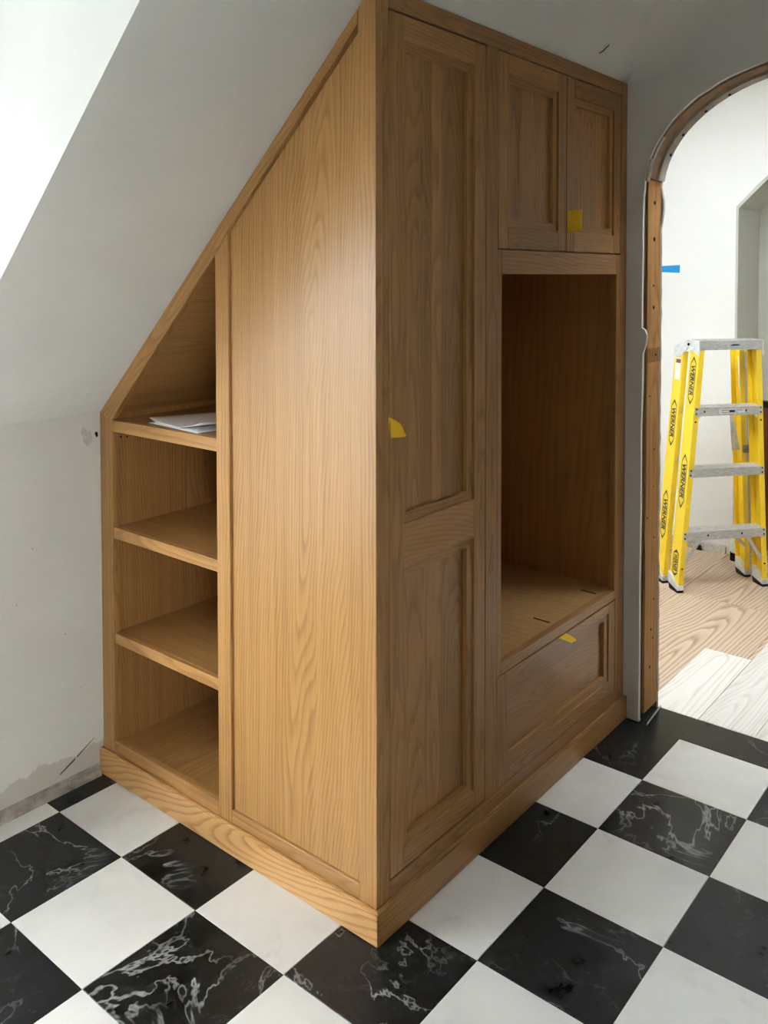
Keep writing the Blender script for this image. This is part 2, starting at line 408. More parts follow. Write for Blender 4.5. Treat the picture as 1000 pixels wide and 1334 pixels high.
# remaining walls behind the camera, with the added fill window and light-blocking return
x0, x1, z0, z1, _ = FILL_WIN
struct('wall_back', MB().box((X0, Y0 - T, -0.06), (x0, Y0, FL_TOP)).box((x1, Y0 - T, -0.06), (WX + 0.15, Y0, FL_TOP)).box((x0, Y0 - T, -0.06), (x1, Y0, z0)).box((x0, Y0 - T, z1), (x1, Y0, FL_TOP)), PAINTD, origin=(0, 0, 0))
window('window_rear_fill', x0, x1, z0, z1, Y0 - .09)  # frame of the added fill window
struct('wall_light_block', MB().box((-1.35, -1.72, -0.06), (WX - .001, -1.60, FL_TOP)), PAINTD, origin=(0, 0, 0))  # unseen wall added to keep the rear fill light off the cabinet front
struct('wall_far_left', MB().box((X0 - T, Y0 - T, -0.06), (X0, KY + T, FL_TOP)), PAINTD, origin=(0, 0, 0))

# ------------------------------------------------------------------ arch wall (right) and the arched opening
AY0, AY1 = -0.042, -1.06                          # plaster edges of the opening
yc, aa, bb, zs = -0.55, 0.50, 0.372, 1.815
def arch(n, da=0.0, dz=0.0):
    return [(yc + (aa + da) * math.cos(t), zs + (bb + da) * math.sin(t) + dz) for t in [math.pi * q / n for q in range(n + 1)]]
jr = random.Random(3)
def jag(a): return (jr.random() - 0.5) * a
edge = []                                         # plaster edge, floor to spring: rough cut
for z, y in ((0.02, -.040), (.25, -.041), (.5, -.040), (.75, -.042), (1.0, -.041), (1.15, -.043), (1.27, -.044), (1.30, -.056), (1.335, -.057), (1.35, -.052),
             (1.358, -.042), (1.45, -.041), (1.6, -.043), (1.72, -.042), (1.80, -.044), (1.83, -.047), (1.87, -.049)):
    edge.append((y + jag(.002), z))
arc_out = [(y + jag(.003), z + jag(.003)) for y, z in arch(40, 0.004, 0.012) if z > 1.885]
gable = [(AY1, 0.0), (Y0, 0.0), (Y0, FL_TOP + .05), (Y_TOP, FL_TOP + .05), (KY + .03, roof(KY + .03) + .05), (KY + .03, 0.0), (AY0, 0.0)]
wr = struct('wall_right', MB().prism(edge + arc_out + gable, 0, WX, WX + 0.015), PAINT, 'white plaster wall around the arched opening', origin=(0, 0, 0))
big = [(-.092, 0.0)] + [(-.092, 1.86)] + [q for q in arch(40, 0.05, 0.0) if q[1] > 1.98] + [(-1.12, 1.86), (-1.12, 0.0)]
core = [(0.0 - .012, 0.0), (-.012, 1.90)] + [q for q in arch(40, 0.035, 0.0) if q[1] > 1.93] + [(-1.10, 1.86), (-1.10, 0.0)]
obj('wall_core', MB().prism(core + [(Y0, 0), (Y0, FL_TOP), (Y_TOP, FL_TOP), (KY, roof(KY)), (KY, 0)], 0, WX + 0.0155, 1.4975), BROWNBD, wr)
far_e = [(-.050, 0.0)]
z = 0.05
while z < 1.86:
    far_e.append((-.0485 - jr.random() * .0045 - (.006 if 1.72 < z < 1.80 else 0), z)); z += 0.02 + jr.random() * .03
far_a = [(y + jag(.003), z + jag(.003)) for y, z in arch(40, 0.001, 0.012) if z > 1.88]
fw = struct('wall_far_plaster', MB().prism(far_e + far_a + [(-1.05, 1.86), (-1.05, 0), (Y0, 0), (Y0, FL_TOP + .05), (1.60, FL_TOP + .05), (1.60, 0)], 0, 1.498, 1.512), BOARD, origin=(0, 0, 0))

# the rough arch frame: two studs, curved boards
st = thing('arch_frame', 'bare timber stud and curved boards lining the arched opening', 'door frame', (1.44, -0.05, 0))
p1 = obj('stud', MB().box((1.386, -.050, 0.022), (1.4975, -.013, 1.862)), STUD, st, bevel=0.001, color=(1.0, 0.3, .3))
obj('backing_stud', MB().box((1.3755, -.043, 0.022), (1.3858, -.013, 1.885)), STUDR, st, color=(0.8, .2, .5))
obj('stud', MB().box((1.386, -1.099, 0.022), (1.4975, -1.05, 1.862)), STUD, st, bevel=0.001)
# nails and knots
for (px, pz, r) in ((1.442, 1.785, .007), (1.440, 1.66, .0075), (1.438, 1.50, .0035), (1.44, 1.425, .006), (1.455, .93, .003), (1.452, .80, .0025), (1.46, .62, .003), (1.462, .40, .003), (1.44, .30, .0035), (1.455, .265, .003), (1.43, .17, .0045), (1.41, 1.12, .003), (1.40, .70, .003), (1.462, 1.26, .004)):
    n_ = obj('nail', MB().tube([(px, -.0515, pz), (px, -.048, pz)], r, 8), DARK, p1)
mbk = MB()
for q in range(9):
    x = 1.39 + q * .0125; mbk.hexa([(x, -.0507, 1.235), (x + .005, -.0507, 1.237), (x + .005, -.049, 1.237), (x, -.049, 1.235), (x + .001, -.0507, 1.28 + jr.random() * .012), (x + .006, -.0507, 1.282), (x + .006, -.049, 1.282), (x + .001, -.049, 1.28)])
obj('saw_mark', mbk, STUDR, p1)
def arch_strip(x0, x1, r_in, r_out, a0, a1, n):
    mb = MB(); prev = None
    for q in range(n + 1):
        t = a0 + (a1 - a0) * q / n
        pi_ = (yc + (aa + r_in) * math.cos(t), zs + (bb + r_in) * math.sin(t) + .01); po = (yc + (aa + r_out) * math.cos(t), zs + (bb + r_out) * math.sin(t) + .01)
        row = [mb.bm.verts.new(v) for v in ((x0, *pi_), (x1, *pi_), (x1, *po), (x0, *po))]
        if prev:
            for k_ in range(4): mb.bm.faces.new((prev[k_], prev[(k_ + 1) % 4], row[(k_ + 1) % 4], row[k_]))
        else: mb.bm.faces.new(row)
        prev = row
    mb.bm.faces.new(prev[::-1]); return mb
obj('curved_board', arch_strip(1.379, 1.444, .000, .020, 0.105, math.pi - .105, 30), BROWNBD, st)
obj('curved_board', arch_strip(1.4445, 1.497, -.010, .016, 0.10, math.pi - .10, 30), BOARD, st)
obj('lath', arch_strip(1.372, 1.389, -.002, .007, 0.12, 0.48, 6), PLASTER, st)
ob = obj('plaster_lump', MB().hexa([(1.362, -.056, 1.855), (1.384, -.056, 1.85), (1.384, -.045, 1.85), (1.362, -.042, 1.855), (1.362, -.070, 1.925), (1.382, -.074, 1.93), (1.382, -.058, 1.94), (1.362, -.052, 1.925)]), PLASTER, st, bevel=.002)
for t in (.35, .55, .8, 1.0):
    yy, zz = yc + (aa - .0105) * math.cos(t), zs + (bb - .0105) * math.sin(t) + .01
    obj('nail', MB().tube([(1.475, yy, zz), (1.475, yy - .004 * math.cos(t), zz - .004 * math.sin(t))], .005, 8), DARK, st)

# base details
bs = struct('trim_1', MB().prism([(KY + .002, 0.0005), (KY - .020, 0.0005), (KY - .018, .010), (KY - .008, .016), (KY - .006, .026), (KY + .002, .034)], 0, X0 + .01, -.004), DIRTY, 'dirty rough ridge along the foot of the left wall')
cr = obj('crack', MB().hexa([(-.016, KY - .0012, .118), (-.0155, KY + .002, .118), (-.017, KY + .002, .1165), (-.0175, KY - .0012, .1165),
                             (-.075, KY - .0012, .086), (-.075, KY + .002, .086), (-.078, KY + .002, .081), (-.078, KY - .0012, .081)])
         .hexa([(-.082, KY - .0012, .082), (-.082, KY + .002, .082), (-.084, KY + .002, .077), (-.084, KY - .0012, .077),
                (-.132, KY - .0012, .055), (-.132, KY + .002, .055), (-.1335, KY + .002, .052), (-.1335, KY - .0012, .052)]), DARK, wl)
def blob(cx, cz, rx, rz, n, seed, y0, y1, ring=0.0):
    r_ = random.Random(seed); pts = []
    for q in range(n):
        t = 2 * math.pi * q / n; f = 0.75 + 0.4 * r_.random(); pts.append((cx + rx * f * math.cos(t), cz + rz * f * math.sin(t)))
    return MB().prism(pts, 1, y0, y1)
obj('plaster_patch', blob(-.026, 1.045, .016, .026, 14, 4, KY - .0022, KY + .001), PLASTER, wl)
obj('plaster_patch', blob(-.040, 1.068, .009, .012, 10, 9, KY - .003, KY + .001), PLASTER, wl)
obj('hole', MB().prism([(.005, 1.058), (.001, 1.061), (-.003, 1.056), (.002, 1.044), (.006, 1.047)], 1, KY - .004, KY + .001), DARK, wl)
for (x, z, r) in ((-.11, .47, .0016), (-.21, .75, .0014), (-.26, .60, .0012), (-.06, .29, .0012)):
    obj('speck', MB().tube([(x, KY - .0008, z), (x, KY + .001, z)], r, 6), DARK, wl)

# ------------------------------------------------------------------ next room
X2, FX = 3.475, 3.86
f2 = struct('floor_2', MB().box((1.508, Y0, -.06), (FX + T, 1.6, -.0245)), GROUT, origin=(0, 0, 0))
def deck(x0, x1, y0, y1, z0, z1, mat, name, t=1.0, tilt=.5):
    return obj(name, MB().box((x0, y0, z0), (x1, y1, z1)), mat, f2, bevel=.0008, color=(t, tilt, rnd.random()))
z_p = -.0015
deck(1.512, 2.117, -.191 + .0006, -.008, -.014, z_p, PLANK, 'plank', 1.06, .55)
deck(1.512, 2.60, -.378, -.1925, -.014, z_p, PLANK, 'plank', 1.0, .6)
deck(1.512, 2.25, -.566, -.3795, -.014, z_p, PLANK, 'plank', .97, .3)
deck(1.512, 2.9, -.754, -.5675, -.014, z_p, PLANK, 'plank', 1.03, .4)
deck(1.512, 2.4, -.942, -.7555, -.014, z_p, PLANK, 'plank', 1.0, .7)
deck(1.512, 2.7, -1.13, -.9435, -.014, z_p, PLANK, 'plank', .98, .4)
zt = -.0145
for ya, yb, ti in ((-.165, .330, .75), (.3315, 1.6, .5), (-.790, -.1665, .7), (-1.4, -.7915, .5)):
    deck(1.512, 2.72, ya, yb, -.0245, zt, SUBFL, 'subfloor_sheet', 1.03, ti)
    deck(2.7215, FX, ya, yb, -.0245, zt, SUBFL, 'subfloor_sheet', .98, ti * .8)
deck(1.512, FX, Y0, -1.4015, -.0245, zt, SUBFL, 'subfloor_sheet', .95, .6)
W2Y = 1.50; KY2 = 0.30
def roof2(y): return 1.905 + (KY2 - y) * 0.99
H2 = 2.72; YT2 = KY2 - (H2 - 1.905) / .99
struct('wall_2_cheek', MB().prism([(KY2 + .012, -.03), (W2Y + T, -.03), (W2Y + T, H2 + T), (YT2, H2 + T), (YT2, H2 + .02), (KY2 + .012, roof2(KY2) + .01)], 0, X2, X2 + .04), PAINTF, 'bright white wall seen through the arch', origin=(0, 0, 0))
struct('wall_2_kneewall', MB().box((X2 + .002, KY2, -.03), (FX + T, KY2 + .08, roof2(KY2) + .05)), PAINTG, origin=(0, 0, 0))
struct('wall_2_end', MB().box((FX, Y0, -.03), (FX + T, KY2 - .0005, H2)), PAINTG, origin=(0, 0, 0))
def slope2(x0, x1):
    ya, yb = KY2, YT2; t = .12
    return MB().hexa([(x0, ya, roof2(ya)), (x1, ya, roof2(ya)), (x1, ya, roof2(ya) + t), (x0, ya, roof2(ya) + t),
                      (x0, yb, roof2(yb)), (x1, yb, roof2(yb)), (x1, yb, roof2(yb) + t), (x0, yb, roof2(yb) + t)])
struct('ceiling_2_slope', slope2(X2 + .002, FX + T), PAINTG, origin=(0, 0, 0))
sx0, sx1, sy0, sy1, _ = FILL_ROOF
struct('ceiling_2', MB().box((1.512, Y0, H2), (FX + T, sy0, H2 + T)).box((1.512, sy1, H2), (X2 + .04, W2Y + T, H2 + T)).box((1.512, sy0, H2), (sx0, sy1, H2 + T))
       .box((sx1, sy0, H2), (FX + T, YT2, H2 + T)).box((sx1, YT2, H2), (X2 + .04, sy1, H2 + T)), PAINTF, origin=(0, 0, 0))
struct('wall_2_back', MB().box((1.512, Y0 - T, -.03), (FX + T, Y0, H2)), PAINTF, origin=(0, 0, 0))
struct('wall_2_side', MB().box((1.512, KY, -.03), (1.90, W2Y + T, H2)), PAINTF, origin=(0, 0, 0))
x0, x1, z0, z1, _ = WIN4
struct('wall_2_front', MB().box((1.90, W2Y, -.03), (X2, W2Y + T, z0)).box((1.90, W2Y, z1), (X2, W2Y + T, H2))
       .box((1.90, W2Y, z0), (x0, W2Y + T, z1)).box((x1, W2Y, z0), (X2, W2Y + T, z1)), PAINTF, origin=(0, 0, 0))
window('window_4', *WIN4)
f_ = .05; fr = MB()
for (a0, a1, b0, b1) in ((sx0, sx1, sy0, sy0 + f_), (sx0, sx1, sy1 - f_, sy1), (sx0, sx0 + f_, sy0 + f_, sy1 - f_), (sx1 - f_, sx1, sy0 + f_, sy1 - f_)):
    fr.box((a0, b0, H2 + .03), (a1, b1, H2 + .09))
w2 = struct('window_roof_fill', fr, WHITEP, bevel=.002)  # frame of the added rooflight, out of view
obj('pane', MB().box((sx0 + f_, sy0 + f_, H2 + .058), (sx1 - f_, sy1 - f_, H2 + .062)), GLASSM, w2)
# unfinished foot of the bright wall
struct('trim_2', MB().prism([(X2 - .001, zt), (X2 - .016, zt), (X2 - .013, .012), (X2 - .004, .024), (X2 - .001, .05)], 1, .345, 1.4) if False else
       MB().hexa([(X2 - .02, .345, zt), (X2 - .001, .345, zt), (X2 - .001, 1.4, zt), (X2 - .02, 1.4, zt), (X2 - .008, .345, .022), (X2 - .001, .345, .03), (X2 - .001, 1.4, .034), (X2 - .008, 1.4, .022)]),
       PLASTER, 'unfinished plaster strip along the foot of the bright wall')

# ------------------------------------------------------------------ the fitted oak cabinet
F = 0.014; E_ = F + 0.022; XR = 1.3585; YL = 1.113
TOP = 2.187
cab = thing('fitted_cabinet', 'large light oak fitted cabinet with doors, open niche and sloping end shelves', 'cabinet', (0.68, 0.55, 0))
def part(name, lo, hi, axis, t=1.0, tilt=None, parent=None, bevel=.0012, mats=None, color=None):
    return obj(name, MB().box(lo, hi), (mats or OAK)[axis], parent or cab, bevel=bevel, color=color or tone(t, tilt))
def rf(y, d=.003): return roof(y) - d
# plinth
obj('plinth_board', MB().prism([(0, 0), (0, YL + .008 - .006), (.0135, YL + .002), (.0135, .0135)], 2, .0005, .080), BIG['y'], cab, bevel=.0028, seg=2, color=(1.06, 1.5, .37))
obj('plinth_board', MB().prism([(0, 0), (.0135, .0135), (XR, .0135), (XR, 0)], 2, .0005, .080), OAK['x'], cab, bevel=.0028, seg=2, color=(1.0, .2, .6))
# side face: frame
obj('stile', MB().prism([(F, .076), (.066, .076), (.066, rf(.066)), (F, rf(F))], 0, F, E_), OAK['z'], cab, bevel=.0012, color=tone(1.0, .1))
obj('stile', MB().prism([(.515, .076), (.567, .076), (.567, 1.5898), (.515, 1.6515)], 0, F, E_), OAK['z'], cab, bevel=.0012, color=tone(1.02, .15))
obj('stile', MB().prism([(1.050, .076), (YL, .076), (YL, rf(YL)), (1.050, 1.104)], 0, F, E_), OAK['z'], cab, bevel=.0012, color=tone(.97, .1))
part('rail', (F, .0665, .076), (E_, .5145, .114), 'y', .98)
part('rail', (F, .5675, .076), (E_, 1.0495, .118), 'y', .98)
rotS = Matrix.Rotation(math.atan(1 / SL), 3, 'X')
obj('sloping_rail', MB().prism([(YL, rf(YL)), (1.0505, 1.1045), (.5672, 1.5900), (.5148, 1.652), (.0665, 2.104), (.0665, rf(.0665))], 0, F - .0003, E_ - .0003), OAK['z'], cab, rot=rotS, bevel=.0008, color=tone(1.03, .5))
obj('side_panel', MB().prism([(.060, .108), (.520, .108), (.520, 1.645), (.060, 2.10)], 0, F + .009, F + .019), OAK['z'], cab, color=(1.06, .62, .21))
# shelf bay
BX = .62
bp_ = [(1.0485, .10), (1.064, .10), (1.064, 1.112), (1.0485, 1.128)]
obj('bay_side', MB().prism([(1.056, .09), (1.074, .09), (1.074, 1.118), (1.056, 1.136)], 0, E_ + .0005, BX), OAK['z'], cab, color=tone(.92))
obj('bay_partition', MB().prism([(.540, .09), (.558, .09), (.558, 1.625), (.540, 1.642)], 0, E_ + .0005, BX), OAK['z'], cab, color=tone(.92))
obj('bay_back', MB().prism([(.558, .09), (1.056, .09), (1.056, 1.136), (.558, 1.62)], 0, BX - .01, BX), OAK['z'], cab, color=tone(.92))
obj('bay_soffit', MB().prism([(1.056, 1.118), (.558, 1.6045), (.558, 1.6225), (1.056, 1.136)], 0, E_ + .0005, BX), OAK['x'], cab, color=tone(.92))
part('bay_floor', (E_ + .001, .5585, .090), (BX - .01, 1.0555, .108), 'x', .96, bevel=0)
for z_, h in ((1.1015, .036), (.774, .034), (.449, .032)):
    s_ = part('shelf', (F + .020, .5585, z_ - .020), (BX - .0105, 1.0555, z_), 'y', .97, bevel=.0008)
    obj('nosing', MB().box((F + .004, .5585, z_ - h), (F + .0195, 1.0555, z_)), OAK['y'], s_, bevel=.0015, color=tone(1.05, .5))
for q in ((.05, 1.045), (.072, 1.042)):
    obj('shelf_pin_hole', MB().tube([(q[0], 1.0555, q[1]), (q[0], 1.0565, q[1])], .0035, 8), DARK, cab)
# front face: frame
def topprism(x0, x1, z0): return MB().hexa([(x0, F, z0), (x1, F, z0), (x1, E_, z0), (x0, E_, z0), (x0, F, TOP), (x1, F, TOP), (x1, E_, rf(E_, .007)), (x0, E_, rf(E_, .007))])
obj('stile', MB().hexa([(F + .0225, F + .0002, .076), (.0605, F + .0002, .076), (.0605, E_, .076), (F + .0225, E_, .076), (F + .0225, F + .0002, TOP), (.0605, F + .0002, TOP), (.0605, E_, rf(E_, .007)), (F + .0225, E_, rf(E_, .007))]), OAK['z'], cab, bevel=.001, color=tone(.93, .1))
obj('rail', topprism(.061, 1.311, 2.1415), OAK['x'], cab, bevel=.001, color=tone(.93))
obj('stile', topprism(1.3115, XR, .076), OAK['z'], cab, bevel=.001, color=tone(.93, .1))
part('stile', (.473, F, .1185), (.529, E_, 2.141), 'z', .97, .2)
part('niche_stile', (.5293, F, .4345), (.551, E_, 1.605), 'z', .97, .2)
part('niche_stile', (1.281, F, .4345), (1.311, E_, 1.605), 'z', .93, .2)
part('rail', (.0607, F, .076), (1.311, E_, .118), 'x', .95)
part('rail', (.5515, F, 1.539), (1.2805, E_, 1.605), 'x', 1.0)
part('rail', (.5515, F, .4345), (1.2805, E_, .466), 'x', .98)
kn = obj('knot', MB().prism([(.490, .735), (.500, .728), (.511, .745), (.515, .77), (.508, .80), (.512, .83), (.503, .838), (.496, .815), (.499, .79), (.491, .765)], 1, F - .0003, F + .001), make_oak('oak_knot', 'z', srgb(150, 108, 66), srgb(120, 82, 48), srgb(70, 46, 26), spacing=.004, ringamt=1.4), cab)
# carcass behind the frame: closes door gaps and forms the niche
part('carcass_side', (.475, E_ + .001, .10), (.527, .505, 1.60), 'z', .8, bevel=0)
part('carcass_back', (.059, .5055, .10), (1.355, .5175, 1.60), 'z', .8, bevel=0, mats={'z': PLYZ})
part('carcass_end', (.040, .040, .09), (.058, .53, 1.62), 'z', .8, bevel=0)
part('niche_side', (.5275, E_ + .001, .4405), (.5385, .5050, 1.5545), 'z', .9, bevel=0, mats={'z': PLYZ})
part('niche_side', (1.317, E_ + .001, .4405), (1.329, .5050, 1.5545), 'z', .9, bevel=0, mats={'z': PLYZ}, color=(.9, .6, .3))
part('niche_ceiling', (.5275, E_ + .001, 1.555), (1.329, .5050, 1.571), 'x', .8, bevel=0)
nf = part('niche_floor', (.539, E_ + .0005, .440), (1.3165, .5050, .4605), 'y', 1.0, bevel=0, mats={'y': PLY})
for x_, y_ in ((.906, .085), (1.226, .083)):
    obj('pocket_slot', MB().hexa([(x_ - .004, y_ - .028, .4604), (x_ + .004, y_ - .028, .4604), (x_ + .006, y_ + .028, .4604), (x_ - .002, y_ + .028, .4604),
                                  (x_ - .004, y_ - .028, .4609), (x_ + .004, y_ - .028, .4609), (x_ + .006, y_ + .028, .4609), (x_ - .002, y_ + .028, .4609)]), DARK, nf)

def panelled(name, x0, x1, z0, z1, sw, openings, label, boards, horiz=False, parent=cab, side=None, rails=None):
    """framed door: stiles, rails, stepped moulding and a panel glued up from boards"""
    y0 = F + .0004
    core = obj(name, MB().box((x0 + .004, F + .0233, z0 + .004), (x1 - .004, F + .0265, z1 - .004)), OAK['z'], parent, color=tone(.8))
    if label: core['label'] = label
    def sub(n, lo, hi, ax, t, tilt=None): return obj(n, MB().box(lo, hi), OAK[ax], core, bevel=.0010, color=tone(t, tilt))
    if horiz:
        rl = [(x0, x1, z1 - (z1 - openings[0][3]), z1)]
    sub('stile', (x0, y0, z0), (x0 + sw, F + .0232, z1), 'z', side[0] if side else 1.0, .15)
    sub('stile', (x1 - sw, y0, z0), (x1, F + .0232, z1), 'z', side[1] if side else .97, .15)
    zz = [z1] + [v for (a, b, c, d) in openings for v in (d, c)] + [z0]
    for q in range(0, len(zz), 2):
        sub('rail', (x0 + sw + .0002, y0, zz[q + 1]), (x1 - sw - .0002, F + .0232, zz[q]), 'x', (rails or (1.0, 1.0, 1.0))[q // 2], 1.8 if q == 2 and len(zz) == 6 else 1.2)
    m = .0225
    for q, (a, b, c, d) in enumerate(openings):
        ym = F + .0070
        obj('moulding', MB().prism([(a, c), (a + m, c + m), (a + m, d - m), (a, d)], 1, ym, F + .0232), OAK['z'], core, color=tone(1.0, .1))
        obj('moulding', MB().prism([(b, c), (b, d), (b - m, d - m), (b - m, c + m)], 1, ym, F + .0232), OAK['z'], core, color=tone(1.0, .1))
        obj('moulding', MB().prism([(a, d), (a + m, d - m), (b - m, d - m), (b, d)], 1, ym, F + .0232), OAK['x'], core, color=tone(.97, .3))
        obj('moulding', MB().prism([(a, c), (b, c), (b - m, c + m), (a + m, c + m)], 1, ym, F + .0232), OAK['x'], core, color=tone(1.0, .3))
        pos = 0.0
        for w_, t_, ti in boards[q]:
            if horiz:
                h_ = (d - c - 2 * m); lo = (a + m, F + .0190, c + m + pos * h_); hi = (b - m, F + .0232, c + m + (pos + w_) * h_)
                obj('panel_board', MB().box(lo, hi), OAK['x'], core, bevel=.0003, color=(t_, ti, rnd.random()))
            else:
                h_ = (b - a - 2 * m); lo = (a + m + pos * h_, F + .0190, c + m); hi = (a + m + (pos + w_) * h_, F + .0232, d - m)
                obj('panel_board', MB().box(lo, hi), OAK['z'], core, bevel=.0003, color=(t_, ti, rnd.random()))
            pos += w_
    return core
panelled('door', .0650, .4695, .1222, 2.1365, .051, [(.1135, .414, .954 - .004, 2.079), (.1135, .414, .172, .847)], 'tall narrow two-panel oak door',
         [[(.27, 1.02, .3), (.19, .95, .5), (.16, 1.16, .1), (.38, .88, .6)], [(.32, 1.0, .5), (.30, 1.03, .3), (.38, .95, .6)]], side=(1.0, 1.0), rails=(1.05, 1.06, 1.0))
panelled('door', .5325, .9203, 1.6085, 2.1372, .050, [(.581, .8705, 1.668, 2.082)], 'left upper oak door',
         [[(.30, .93, .3), (.70, 1.0, .5)]], side=(1.15, .93), rails=(1.08, .95))
panelled('door', .9232, 1.3080, 1.6085, 2.1372, .050, [(.9725, 1.260, 1.668, 2.082)], 'right upper oak door',
         [[(.22, .95, .3), (.42, 1.0, .5), (.18, 1.2, .1), (.18, 1.04, .3)]], side=(.93, .97), rails=(.85, 1.15))
panelled('drawer_front', .5318, 1.3085 - .0225, .1220, .4315, .046, [(.577, 1.2405, .166, .398)], 'deep oak drawer front under the niche',
         [[(.40, .97, .4), (.60, 1.0, .6)]], horiz=True, side=(.95, .95), rails=(.98, 1.0))
part('niche_stile', (1.2885, F, .1185), (1.311, E_, .434), 'z', .93, .2)

# ------------------------------------------------------------------ yellow pull tabs
def tab(label, pts, y_off, cur):
    """a bit of tape standing out of a gap: grid from hinge edge (pts[0..]) to free edge"""
    (ax, az), (bx, bz), (cx, cz), (dx, dz) = pts           # hinge a-b, free d-c
    n = 8; mb = MB(); rows = []
    for i in range(n + 1):
        u = i / n; row = []
        for j in range(5):
            v = j / 4
            x = (ax * (1 - v) + bx * v) * (1 - u) + (dx * (1 - v) + cx * v) * u
            z = (az * (1 - v) + bz * v) * (1 - u) + (dz * (1 - v) + cz * v) * u
            y = F + .010 - y_off * math.sin(u * cur)
            row.append(Vector((x, y, z)))
        rows.append(row)
    th = .0007
    va = [[mb.bm.verts.new(p) for p in r] for r in rows]; vb = [[mb.bm.verts.new(p + Vector((0, th, 0))) for p in r] for r in rows]
    for i in range(n):
        for j in range(4):
            mb.bm.faces.new((va[i][j], va[i + 1][j], va[i + 1][j + 1], va[i][j + 1])); mb.bm.faces.new((vb[i][j + 1], vb[i + 1][j + 1], vb[i + 1][j], vb[i][j]))
    for i in range(n):
        for j in (0, 4): mb.bm.faces.new((va[i][j], va[i + 1][j], vb[i + 1][j], vb[i][j]))
    for j in range(4):
        for i in (0, n): mb.bm.faces.new((va[i][j], va[i][j + 1], vb[i][j + 1], vb[i][j]))
    return tag(obj('tape_tab', mb, YTAPE, smooth=False), label, 'tape', 'yellow tape pull tabs')
tab('yellow tape tab curling out of the gap beside the tall narrow door', [(.0617, 1.212), (.0617, 1.160), (.098, 1.163), (.080, 1.190)], .032, 1.7)
tab('yellow tape tab stuck between the pair of upper doors', [(.9215, 1.731), (.9215, 1.664), (.962, 1.674), (.968, 1.737)], .040, 1.5)
tab('small yellow tape tab hanging over the top edge of the drawer', [(.880, .4335), (.935, .4335), (.948, .410), (.915, .412)], .038, 1.5)

# ------------------------------------------------------------------ papers on the top shelf
def sheet(label, corners, curl, z0):
    mb = MB(); n = 14; a, b, c, d = [Vector((p[0], p[1], 0)) for p in corners]; top = []; bot = []
    for i in range(n + 1):
        u = i / n; rt = []; rb = []
        for j in range(n + 1):
            v = j / n; p = a.lerp(b, u).lerp(d.lerp(c, u), v)
            p.z = z0 + curl(u, v)
            rt.append(mb.bm.verts.new(p + Vector((0, 0, .0006)))); rb.append(mb.bm.verts.new(p))
        top.append(rt); bot.append(rb)
    for i in range(n):
        for j in range(n):
            mb.bm.faces.new((top[i][j], top[i + 1][j], top[i + 1][j + 1], top[i][j + 1])); mb.bm.faces.new((bot[i][j + 1], bot[i + 1][j + 1], bot[i + 1][j], bot[i][j]))
    for i in range(n):
        for j in (0, n): mb.bm.faces.new((top[i][j], top[i + 1][j], bot[i + 1][j], bot[i][j])); mb.bm.faces.new((top[j][i], top[j][i + 1], bot[j][i + 1], bot[j][i]))
    return tag(obj('paper_sheet', mb, PAPER, smooth=True), label, 'paper', 'loose papers on the top shelf')
zs_ = 1.1020
sheet('lower white paper sheet lying flat on the top shelf', [(.030, .665), (.040, .900), (.300, .905), (.300, .660)], lambda u, v: .0004 + .003 * u * (1 - v) ** 2, zs_)
sheet('upper white paper sheet with its near corner curled up on the top shelf', [(.024, .645), (.052, .915), (.315, .880), (.310, .630)],
      lambda u, v: .0048 + .010 * max(0, (u - .75) / .25) ** 2 * (1 - v) + (.026 * max(0, (.45 - u - v * .30) / .45) ** 1.5), zs_ + .001)

# ------------------------------------------------------------------ small things on walls
hk = [(1.062, -.022), (1.0635, -.030), (1.067, -.033), (1.067, -.040), (1.071, -.047), (1.076, -.048)]
tag(obj('wire_hook', MB().tube([(x, y, roof(y) - (.001 if i in (0, 5) else .006)) for i, (x, y) in enumerate(hk)], .0016, 6), DARK), 'tiny bent black wire sticking out of the sloped ceiling above the cabinet', 'wire')
tag(obj('tape_strip', MB().hexa([(X2 - .0008, .620, 1.553), (X2 - .0001, .620, 1.553), (X2 - .0001, .74, 1.558), (X2 - .0008, .74, 1.558), (X2 - .0008, .619, 1.598), (X2 - .0001, .619, 1.598), (X2 - .0001, .74, 1.592), (X2 - .0008, .74, 1.592)]), BTAPE), 'short strip of blue masking tape on the bright white wall beyond the arch', 'tape')
tag(obj('floor_sliver', MB().hexa([(1.352, -.075, .0003), (1.362, -.071, .0003), (1.518, -.056, .0003), (1.510, -.062, .0003), (1.352, -.075, .007), (1.360, -.072, .008), (1.516, -.057, .006), (1.510, -.061, .006)]), PLASTER, bevel=.001), 'thin pale splinter of plaster on the black floor at the foot of the arch stud', 'debris')

